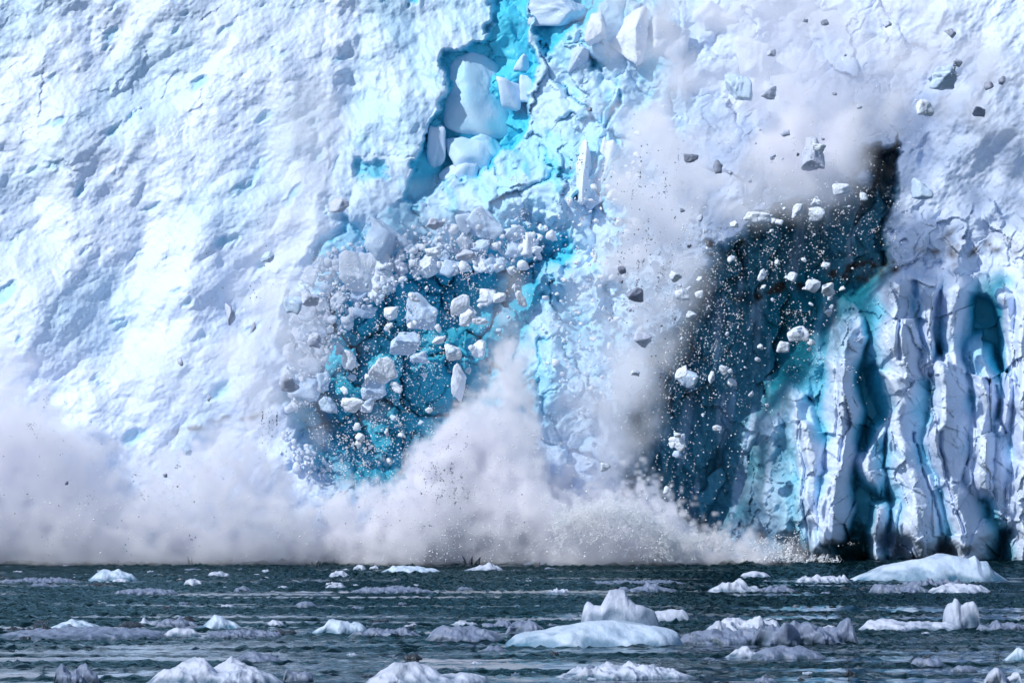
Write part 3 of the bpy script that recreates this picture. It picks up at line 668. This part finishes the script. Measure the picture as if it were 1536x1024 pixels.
for k, (px, py, wp, hp, Yv, mk, lab) in enumerate(AIR):
    Yv = Yv or float(wall_Y(px, py)) + .1
    o = chunk(px, py, wp * 1.06, hp * 1.06, Yv, mk, 400 + k, rng.uniform(-14, 14)); tag(o, lab, 'ice chunk')

def inside(pts, n, r):
    pts = np.array(pts, float); out = []
    while len(out) < n:
        q = r.uniform(pts.min(0), pts.max(0), (n, 2)); out += list(q[sd_poly(q[:, 0], q[:, 1], pts) > 0])
    return np.array(out[:n])
GROUPS = [  # polygon, count, size px, spread, materials, (near, far) or None = against the cliff, label
 ([(440, 430), (490, 380), (560, 350), (660, 330), (780, 340), (830, 340), (800, 400), (700, 410), (620, 420), (540, 470), (500, 520), (480, 600), (430, 620), (430, 520)], 95, 19, .62, 'wwwbbbg', None, 'jumbled ice block breaking away along the rim of the left blue hollow'),
 ([(480, 430), (800, 370), (780, 470), (700, 560), (640, 640), (540, 700), (470, 620)], 60, 7, .55, 'wwwb', (191, 197), 'small white ice fragment falling across the left blue hollow'),
 ([(1000, 430), (1060, 320), (1300, 290), (1290, 420), (1200, 560), (1100, 660), (1000, 720)], 60, 6, .6, 'wwww', (188, 194), 'small white ice fragment falling before the dark cavity'),
 ([(930, 300), (1060, 220), (1300, 60), (1400, 100), (1100, 300), (980, 520), (930, 560)], 24, 6, .5, 'ggd', (189, 193), 'small grey ice fragment in the falling dust curtain')]
ng = 0
for pts, cnt, size, sg, mks, rg, lab in GROUPS:
    r = np.random.default_rng(60 + ng)
    for px, py in inside(pts, cnt, r):
        s_ = size * math.exp(r.normal(0, sg)); Yv = r.uniform(*rg) if rg else wall_Y(px, py) - .3 - s_ * .004
        if rg is None: Yv = min(Yv, 203)
        o = chunk(px, py, s_ * r.uniform(.8, 1.3), s_ * r.uniform(.7, 1.1), Yv, mks[r.integers(len(mks))], 1000 + ng, r.uniform(-60, 60)); ng += 1
        tag(o, lab, 'ice chunk', lab.replace('ice block', 'ice blocks').replace('ice fragment', 'ice fragments'))

for k, (px, py, wp, hp, an, back, bl_) in enumerate(((717, 146, 104, 136, 0, .1, .30), (764, 140, 34, 56, 8, -.5, .08), (790, 134, 24, 44, 0, -.6, .05), (704, 234, 72, 58, 0, -.3, .2), (655, 220, 30, 66, -6, -.2, .12), (730, 222, 44, 44, 20, -.1, .3), (688, 262, 60, 34, 0, -.3, .15), (782, 96, 26, 30, 0, -.3, .1))):
    Yv = float(wall_Y(px, py)) + back; kk = Yv / FPX; v, f = rock_verts(9100 + k, 5 if k == 0 else 4, 9, sharp=12, rough=.035, dent=.3 if k == 0 else .6)
    v = v * np.array([wp * kk, .62 * (wp + hp) * .5 * kk, hp * kk]); a_ = math.radians(an); v = np.stack([v[:, 0] * math.cos(a_) - v[:, 2] * math.sin(a_), v[:, 1], v[:, 0] * math.sin(a_) + v[:, 2] * math.cos(a_)], -1)
    g_ = mesh_from('ice_block', v, f.ravel(), 3, ICE, glacier); g_.location = P(px, py, Yv) - np.array([0, WALL, 0])
    cc = np.zeros((len(v), 4), np.float32); cc[:, 3] = 1; cc[:, 0] = np.clip(bl_ + .06 + .45 * sstep(.05, .35, v[:, 0] / (wp * kk) + .12 * wave3(v, k, 3)) * (k in (0, 5)) + .12 * wave3(v, k + 50, 2), 0, 1)
    g_.data.color_attributes.new('ice', 'FLOAT_COLOR', 'POINT').data.foreach_set('color', cc.ravel())
    if k == 0: g_['label'] = 'large rounded block coming loose in the blue crack'

# ------------------------------------------------------------------ grains: too many to count
OCT = np.array([(1, 0, 0), (-1, 0, 0), (0, 1, 0), (0, -1, 0), (0, 0, 1), (0, 0, -1)], float); OCF = np.array([(0, 2, 4), (2, 1, 4), (1, 3, 4), (3, 0, 4), (2, 0, 5), (1, 2, 5), (3, 1, 5), (0, 3, 5)])
def grains(name, pos, rad, mat, r):
    n_ = len(pos); q = r.uniform(.6, 1.4, (n_, 6, 1)) * OCT[None] * r.uniform(.6, 1.3, (n_, 1, 3)) * np.asarray(rad)[:, None, None]
    # random turn in the picture plane and about the vertical
    a_ = r.uniform(0, 6.28, n_)[:, None]; x_ = q[..., 0] * np.cos(a_) - q[..., 2] * np.sin(a_); z_ = q[..., 0] * np.sin(a_) + q[..., 2] * np.cos(a_)
    v = np.stack([x_, q[..., 1], z_], -1) + pos[:, None]
    f = OCF[None] + 6 * np.arange(n_)[:, None, None]
    return mesh_from(name, v.reshape(-1, 3), f.ravel(), 3, mat, smooth=False)
def cloud_pts(spec, r):
    pp, rr = [], []
    for cx, cy, sx, sy, ang, n_, y0, y1, r0 in spec:
        u = r.normal(0, 1, (n_, 2)) * (sx, sy); nc_ = max(3, n_ // 45); c_ = r.normal(0, 1, (nc_, 2)) * (sx, sy); w_ = r.random(n_) < .65; u[w_] = (c_[r.integers(nc_, size=n_)] + r.normal(0, 1, (n_, 2)) * r.gamma(2, 1, (n_, 1)) * (sx * .05, sy * .09))[w_]; a_ = math.radians(ang)
        px = cx + u[:, 0] * math.cos(a_) - u[:, 1] * math.sin(a_); py = cy + u[:, 0] * math.sin(a_) + u[:, 1] * math.cos(a_)
        Yv = r.uniform(y0, y1, n_); k = py < 842
        pp.append(P(px, py, Yv)[k]); rr.append((r0 * .72 * np.exp(r.normal(0, .65, n_)))[k] / PXM)
    return np.concatenate(pp), np.minimum(np.concatenate(rr), 1.15 / PXM)
GRW = ice_material('grain_white_ice', (.93, .95, .98), bump=0); GRD = ice_material('grain_dark_ice', (.15, .165, .21), bump=0)
r = np.random.default_rng(90)
pp, rr = cloud_pts([(610, 540, 90, 70, -35, 2600, 190, 199, .75), (560, 640, 60, 50, -35, 1600, 190, 197, .7), (720, 400, 70, 40, -20, 1300, 191, 199, .8), (500, 470, 50, 60, 0, 1200, 190, 196, .8),
     (1130, 450, 90, 90, -40, 2600, 188, 196, .7), (1030, 580, 40, 110, 10, 1500, 188, 195, .7), (1240, 320, 60, 50, -30, 900, 188, 195, .7), (530, 690, 30, 20, 0, 900, 190, 194, .6), (1200, 480, 14, 12, 0, 260, 189, 191, .5)], r)
p2_, r2_ = cloud_pts([(700, 730, 110, 60, -20, 7000, 187.5, 191, .5), (300, 760, 200, 40, 0, 4000, 187, 190, .42), (900, 790, 70, 26, 0, 5000, 188, 191, .45), (1000, 380, 60, 160, 8, 4000, 189, 194, .5), (1250, 160, 110, 80, -30, 3000, 190, 196, .5), (1080, 818, 60, 12, 0, 2500, 189, 192, .45)], r)
pp = np.concatenate([pp, p2_]); rr = np.concatenate([rr, r2_])
tag(grains('ice_grains', pp, rr, GRW, r), 'countless tiny white ice grains falling across both hollows and the dust', 'ice grains', kind='stuff')
pp, rr = cloud_pts([(960, 350, 26, 70, 8, 420, 187, 190, .8), (985, 430, 30, 60, 8, 260, 187, 190, .8), (675, 725, 20, 28, 10, 650, 187, 189, .55), (250, 740, 40, 30, -20, 160, 187, 189, .6), (404, 640, 5, 24, 5, 200, 188, 192, .6), (150, 760, 90, 50, 0, 60, 186, 188, .8),
     (890, 230, 30, 60, 20, 90, 188, 192, .9), (380, 440, 50, 70, 20, 70, 190, 194, .9), (700, 800, 160, 24, 0, 70, 186, 188, .7), (70, 660, 60, 40, 0, 200, 187, 190, .5)], r)
tag(grains('dark_ice_grains', pp, rr, GRD, r), 'sprinkling of dark specks of ice against the pale dust', 'ice grains', kind='stuff')

SPL = ice_material('splash_water', (.05, .065, .085), bump=.1, rough=.15)
for k, (px, py, hp, wp, lab) in enumerate(((5, 846, 40, 14, 'tall thin dark splash leaping from the water at the left edge'), (18, 848, 14, 22, 'low dark splash beside the tall one at the left edge'), (472, 851, 16, 22, 'dark cup shaped splash under the dust, left of the round lumps'),
        (704, 850, 24, 40, 'wide ring shaped splash under the centre of the dust cloud'), (806, 849, 12, 11, 'small dark splash before the bright tapering floe'), (931, 846, 14, 26, 'broken dark splash under the bright spray'), (285, 849, 20, 8, 'thin splash spike under the left dust'), (1306, 838, 12, 8, 'tiny dark splash at the foot of the fluted columns'))):
    q = np.random.default_rng(700 + k); Yv = FPX * CAMZ / (py - HY); kk = Yv / FPX; vs, fs, nvv = [], [], 0
    for j in range(int(7 + wp * .4)):
        a_ = q.uniform(0, 6.28); R0 = wp * .5 * kk * q.uniform(.25, .7); R1 = wp * .5 * kk * q.uniform(.8, 1.15); H = hp * kk * q.uniform(.2, .8); w0 = 1.2 * kk * q.uniform(.7, 1.6)
        t = np.linspace(0, 1, 7); ring = np.linspace(0, 2 * math.pi, 6)[:-1]
        cx_ = (R0 + (R1 - R0) * t ** 1.5); cz_ = H * (1 - (1 - t) ** 1.7) - .05
        for i_ in range(7):
            rr_ = w0 * (1.3 - 1.1 * t[i_]); vs += [(cx_[i_] * math.cos(a_) + rr_ * math.cos(z_), cx_[i_] * math.sin(a_) + rr_ * math.sin(z_), cz_[i_]) for z_ in ring]
        for i_ in range(6):
            for z_ in range(5): fs += [nvv + i_ * 5 + z_, nvv + i_ * 5 + (z_ + 1) % 5, nvv + (i_ + 1) * 5 + (z_ + 1) % 5, nvv + (i_ + 1) * 5 + z_]
        nvv += 35
    o = mesh_from('water_splash', np.array(vs), fs, 4, SPL); o.location = ((px - CX) * kk, Yv, 0); tag(o, lab, 'splash')

r = np.random.default_rng(95)
q = np.concatenate([inside(GROUPS[0][0], 1300, r), inside([(430, 640), (500, 700), (470, 730), (420, 680)], 80, r), inside([(830, 330), (960, 180), (1000, 300), (960, 520), (880, 640), (800, 560)], 350, r)])
sz = 2.2 * np.exp(r.normal(0, .7, len(q))); vs, fs, nvv = [], [], 0
for (px, py), s_ in zip(q, np.clip(sz, 1, 11)):
    v, f = ICO[2]; Yv = min(float(wall_Y(px, py)), 203.5) - r.uniform(.1, .9); v, f = rock_verts(r.integers(1 << 30), 2, 8); v = v * s_ * 1.6 / PXM * r.uniform(.7, 1.3, 3)
    vs.append(v + P(px, py, Yv)); fs.append(f + nvv); nvv += len(v)
tag(mesh_from('ice_rubble', np.concatenate(vs), np.concatenate(fs).ravel(), 3, CH['w'], smooth=False), 'white crumbled ice rubble pouring round the rim of the blue hollow', 'ice rubble', kind='stuff')

# bright spray thrown out along the right edge of the surge, and the splash under the cavity
def jets(lip, n_, ln, drops, r, dirs, Yr, r0, sy_=5):
    pp, rr = [], []
    seg = np.array(lip, float)
    for k in range(n_):
        t = r.uniform(0, len(seg) - 1.001); i_ = int(t); p0 = seg[i_] + (seg[i_ + 1] - seg[i_]) * (t - i_) + np.array([0, abs(r.normal(0, sy_))]) + r.normal(0, 4, 2)
        a_ = math.radians(r.normal(*dirs)); L_ = ln * r.gamma(3, .33); s_ = np.sort(r.uniform(0, 1, drops)) ** 1.3
        px = p0[0] + math.cos(a_) * L_ * s_ + r.normal(0, 1, drops) * (1 + 4 * s_ * r.random()); py = p0[1] - math.sin(a_) * L_ * s_ + .35 * L_ * s_ ** 2 + r.normal(0, 1, drops) * (1 + 4 * s_ * r.random())
        Yv = r.uniform(*Yr) + r.normal(0, .15, drops); kk = py < 843
        pp.append(P(px, py, Yv)[kk]); rr.append((r0 * (1.15 - .6 * s_) * np.exp(r.normal(0, .4, drops)))[kk] / PXM)
    return np.concatenate(pp), np.concatenate(rr)
p1, r1 = jets([(830, 775), (870, 768), (910, 756), (950, 760), (985, 785), (1005, 805)], 1500, 24, 80, r, (62, 36), (188.8, 192.5), .30, 24)
p2, r2 = jets([(1005, 812), (1040, 806), (1085, 802)], 260, 16, 60, r, (70, 35), (189.5, 193), .30, 12)
p3, r3 = jets([(1150, 838), (1175, 836), (1200, 838)], 34, 46, 55, r, (92, 26), (193, 195), .7)
p4, r4 = jets([(1110, 840), (1260, 840)], 90, 7, 30, r, (90, 40), (194, 197), .7)
tag(grains('sea_spray', np.concatenate([p1, p2, p3, p4]), np.concatenate([r1, r2, r3, r4]), GRW, r), 'bright feathery spray thrown up at the right end of the surge', 'spray', kind='stuff')

# ------------------------------------------------------------------ clouds of ice dust: real volumes whose density is a 3-D field
def fbm3(shape, vox, size, beta, seed):
    """periodic 3-D fractal noise, unit deviation; size = widest feature in metres."""
    r = np.random.default_rng(seed); w = np.fft.rfftn(r.standard_normal(shape).astype(np.float32))
    k = np.sqrt((np.fft.fftfreq(shape[0], vox)[:, None, None]) ** 2 + (np.fft.fftfreq(shape[1], vox)[None, :, None]) ** 2 + (np.fft.rfftfreq(shape[2], vox)[None, None]) ** 2)
    amp = np.where(k > 1 / size, np.maximum(k, 1e-3) ** -beta, 0)
    t = np.fft.irfftn(w * amp, s=shape); return (t / t.std()).astype(np.float32)

def volume_material(name, color, dens, aniso=.2):
    m, nt = new_mat(name)
    out = node(nt, 'ShaderNodeOutputMaterial'); pv = node(nt, 'ShaderNodeVolumePrincipled')
    pv.inputs['Color'].default_value = (*color, 1); pv.inputs['Density'].default_value = dens; pv.inputs['Anisotropy'].default_value = aniso
    pv.inputs['Density Attribute'].default_value = 'density'
    nt.links.new(pv.outputs[0], out.inputs['Volume'])
    return m

def volume_object(name, lo, hi, dens, mat):
    """dens[z, y, x] on a regular lattice between lo and hi -> an object that evaluates to a volume with just that density."""
    nz_, ny_, nx_ = dens.shape
    me = bpy.data.meshes.new(name); me.vertices.add(dens.size)
    at = me.attributes.new('grain', 'FLOAT', 'POINT'); at.data.foreach_set('value', dens.astype(np.float32).ravel())
    mid = [(a + b) / 2 for a, b in zip(lo, hi)]
    me.vertices.foreach_set('co', np.tile(np.array(mid, np.float32), dens.size))
    o = bpy.data.objects.new(name, me); COL.objects.link(o); me.materials.append(mat)
    g = bpy.data.node_groups.new(name, 'GeometryNodeTree')
    g.interface.new_socket('Geometry', in_out='INPUT', socket_type='NodeSocketGeometry'); g.interface.new_socket('Geometry', in_out='OUTPUT', socket_type='NodeSocketGeometry')
    n = g.nodes.new; L = g.links.new
    gi = n('NodeGroupInput'); go = n('NodeGroupOutput'); ps = n('GeometryNodeInputPosition')
    sub = n('ShaderNodeVectorMath'); sub.operation = 'SUBTRACT'; L(ps.outputs[0], sub.inputs[0]); sub.inputs[1].default_value = lo
    mul = n('ShaderNodeVectorMath'); mul.operation = 'MULTIPLY'; L(sub.outputs[0], mul.inputs[0])
    mul.inputs[1].default_value = [(k - 1) / (b - a) for k, a, b in zip((nx_, ny_, nz_), lo, hi)]
    rd = n('ShaderNodeVectorMath'); rd.operation = 'ADD'; L(mul.outputs[0], rd.inputs[0]); rd.inputs[1].default_value = (.5, .5, .5)
    fl = n('ShaderNodeVectorMath'); fl.operation = 'FLOOR'; L(rd.outputs[0], fl.inputs[0])
    dt = n('ShaderNodeVectorMath'); dt.operation = 'DOT_PRODUCT'; L(fl.outputs[0], dt.inputs[0]); dt.inputs[1].default_value = (1, nx_, nx_ * ny_)
    fi = n('FunctionNodeFloatToInt'); L(dt.outputs['Value'], fi.inputs[0])
    na = n('GeometryNodeInputNamedAttribute'); na.data_type = 'FLOAT'; na.inputs[0].default_value = 'grain'
    si = n('GeometryNodeSampleIndex'); si.data_type = 'FLOAT'; si.domain = 'POINT'; si.clamp = True
    L(gi.outputs[0], si.inputs['Geometry']); L(na.outputs[0], si.inputs['Value']); L(fi.outputs[0], si.inputs['Index'])
    vc = n('GeometryNodeVolumeCube'); L(si.outputs[0], vc.inputs['Density'])
    vc.inputs['Min'].default_value = lo; vc.inputs['Max'].default_value = hi
    for k, v in zip(('Resolution X', 'Resolution Y', 'Resolution Z'), (nx_, ny_, nz_)): vc.inputs[k].default_value = v
    sm = n('GeometryNodeSetMaterial'); sm.inputs['Material'].default_value = mat; L(vc.outputs[0], sm.inputs[0]); L(sm.outputs[0], go.inputs[0])
    md = o.modifiers.new('density', 'NODES'); md.node_group = g
    return o

VOX = .185
LO = np.array((-34., 186., -.2)); HI = np.array((33., 206., 35.5))
nv = [int(round((b - a) / VOX)) + 1 for a, b in zip(LO, HI)]
vz, vy, vx = np.meshgrid(*[np.linspace(LO[k], HI[k], nv[k], dtype=np.float32) for k in (2, 1, 0)], indexing='ij')
vpx = CX + vx / vy * FPX; vpy = HY - (vz - CAMZ) / vy * FPX           # where each voxel is seen
shp = vx.shape
def pad(n):                                                          # sizes the FFT likes
    while True:
        k = n
        for p in (2, 3, 5): 
            while k % p == 0: k //= p
        if k == 1: return n
        n += 1
def noise3(size, beta, seed):
    return fbm3(tuple(pad(k) for k in shp), VOX, size, beta, seed)[:shp[0], :shp[1], :shp[2]]
n_a = noise3(14, 2.6, 1); n_b = noise3(4, 2.3, 2); n_c = noise3(14, 2.6, 3); n_d = noise3(1.6, 1.9, 4)
# the cliff surface in each voxel column, to keep the cloud in front of it
ix = np.clip(np.searchsorted(GX, vpx[:, 0, :]), 0, len(GX) - 1); iy = np.clip(np.searchsorted(GY, vpy[:, 0, :]), 0, len(GY) - 1)
# surge cloud over the water: its top edge, px -> py
top = np.interp(vpx, [-100, 0, 60, 130, 200, 260, 330, 420, 470, 540, 600, 650, 700, 760, 800, 830, 860, 910, 960, 1000, 1030, 1100, 1160, 1200],
                [590, 580, 590, 645, 700, 670, 690, 690, 745, 785, 765, 690, 585, 560, 600, 745, 772, 755, 764, 796, 822, 830, 842, 860]).astype(np.float32)
crisp = np.interp(vpx, [800, 850, 1010, 1060], [0, 1, 1, 0]).astype(np.float32)
h = (vpy - top + (30 - 16 * crisp) * n_a - (30 + 6 * crisp) * (np.abs(n_b) - .8) + (13 + 9 * crisp) * n_d)                                 # px below the top edge
dep = np.clip(1 - ((vy - 196.2 + .8 * n_c) / 4.2) ** 2, 0, 1)
soft = np.interp(vpx, [0, 600, 820, 860, 1000, 1200], [52, 46, 36, 20, 16, 16]).astype(np.float32)
d1 = sstep(0, 1, h / soft) * dep * np.clip(1 + .35 * n_a - 1.1 * (np.abs(n_b) - .8) + .4 * n_d, .06, 4) * np.interp(vpx, [-100, 350, 500, 800, 1000, 1040, 1150, 1215], [.42, .45, .85, 1.0, 2.8, 1.2, .3, 0]) * sstep(0, .3, vz)
# falling curtain, upper right
def blob(cx, cy, rx, ry, ang=0):
    a = math.radians(ang); u = (vpx - cx) * math.cos(a) + (vpy - cy) * math.sin(a); v = -(vpx - cx) * math.sin(a) + (vpy - cy) * math.cos(a)
    return np.clip(1 - np.sqrt((u / rx) ** 2 + (v / ry) ** 2) + .20 * n_a + .13 * n_b, 0, 1)
yc = 195.6 + .255 * (845 - vpy) / PXM - 2.8 * sstep(100, 240, vpy) * sstep(1000, 1090, vpx) * sstep(460, 350, vpy)
dep2 = np.clip(1 - ((vy - yc + 1.0 * n_c) / 4.0) ** 2, 0, 1) * (1 + .45 * n_b)
d2 = (1.5 * blob(985, 350, 82, 330, 5) + 1.3 * blob(1250, 190, 190, 120, -35) + 1.1 * blob(1180, 40, 330, 230, 0) + .75 * blob(900, 610, 100, 220, 6) + .12 * blob(640, 330, 200, 60, 0)
      + .75 * blob(425, 430, 80, 300, 8) + .2 * blob(250, 600, 260, 130, 0) + .7 * blob(1200, 235, 110, 80, -20) + .7 * blob(735, 600, 70, 170, 15)) * dep2 * .27
cmid = nv[1] // 2
csd = sd_poly(vpx[:, cmid, :].astype(float), vpy[:, cmid, :].astype(float), [(1000, 520), (1045, 440), (1080, 380), (1130, 345), (1190, 308), (1262, 290), (1310, 225), (1338, 190), (1352, 226), (1350, 330), (1337, 398), (1282, 520), (1200, 660), (1170, 840), (1020, 850), (950, 760), (960, 640)]).astype(np.float32)
d2 = d2 * (1 - .95 * sstep(-16, 74, csd[:, None, :] + 22 * n_b + 9 * n_d))
d2 = d2 * (1 - .92 * sstep(1265, 1320, vpx) * sstep(165, 225, vpy))
dens = np.clip(d1 * 1.3, 0, 3) + np.clip(d2, 0, 2)
dens[:, :, 0] = dens[:, :, -1] = 0; dens[:, 0] = dens[:, -1] = 0; dens[-1] = 0
dens = np.where(dens < .012, 0, dens)
DUST = volume_material('ice_dust', (.972, .969, .9995), 1.0, -.4)
cl = volume_object('ice_dust_cloud', tuple(LO), tuple(HI), dens, DUST)
tag(cl, 'billowing pale cloud of ice dust boiling up from the foot of the cliff', 'ice dust', kind='stuff')
del vx, vy, vz, vpx, vpy, n_a, n_b, n_c, n_d

# ------------------------------------------------------------------ light, world, camera
AZ, EL = math.radians(-128), math.radians(40)     # towards the sun: azimuth from +Y clockwise, elevation
sd = np.array([math.sin(AZ) * math.cos(EL), math.cos(AZ) * math.cos(EL), math.sin(EL)])
sl = bpy.data.lights.new('sun', 'SUN'); sl.energy = 4.0; sl.angle = math.radians(.5); sl.color = (1, .98, .96)
so = bpy.data.objects.new('sun', sl); COL.objects.link(so)
from mathutils import Vector
so.rotation_euler = Vector(sd).to_track_quat('Z', 'Y').to_euler()
wd = bpy.data.worlds.new('World'); S.world = wd; wd.use_nodes = True
nt = wd.node_tree; sky = nt.nodes.new('ShaderNodeTexSky'); sky.sky_type = 'NISHITA'; sky.sun_disc = False
sky.ozone_density = 3.5; sky.dust_density = .4; sky.sun_elevation = EL; sky.sun_rotation = AZ
nt.links.new(sky.outputs[0], nt.nodes['Background'].inputs[0]); nt.nodes['Background'].inputs[1].default_value = .13
cam = bpy.data.cameras.new('camera'); co = bpy.data.objects.new('camera', cam); COL.objects.link(co)
cam.sensor_width = 36; cam.lens = 36 * FPX / 1536; cam.clip_end = 2000; cam.clip_start = 1
co.location = (0, 0, CAMZ); co.rotation_euler = (math.pi / 2, 0, 0); cam.shift_y = (HY - 512) / 1536
S.camera = co
S.view_settings.view_transform = 'Standard'; S.view_settings.look = 'None'; S.view_settings.exposure = -.03
S.render.film_transparent = False
c = S.cycles
c.use_adaptive_sampling = True; c.adaptive_threshold = .02; c.max_bounces = 16; c.diffuse_bounces = 6; c.glossy_bounces = 3; c.volume_bounces = 14; c.transmission_bounces = 4
c.use_denoising = True; c.denoiser = 'OPENIMAGEDENOISE'; c.caustics_reflective = False; c.caustics_refractive = False
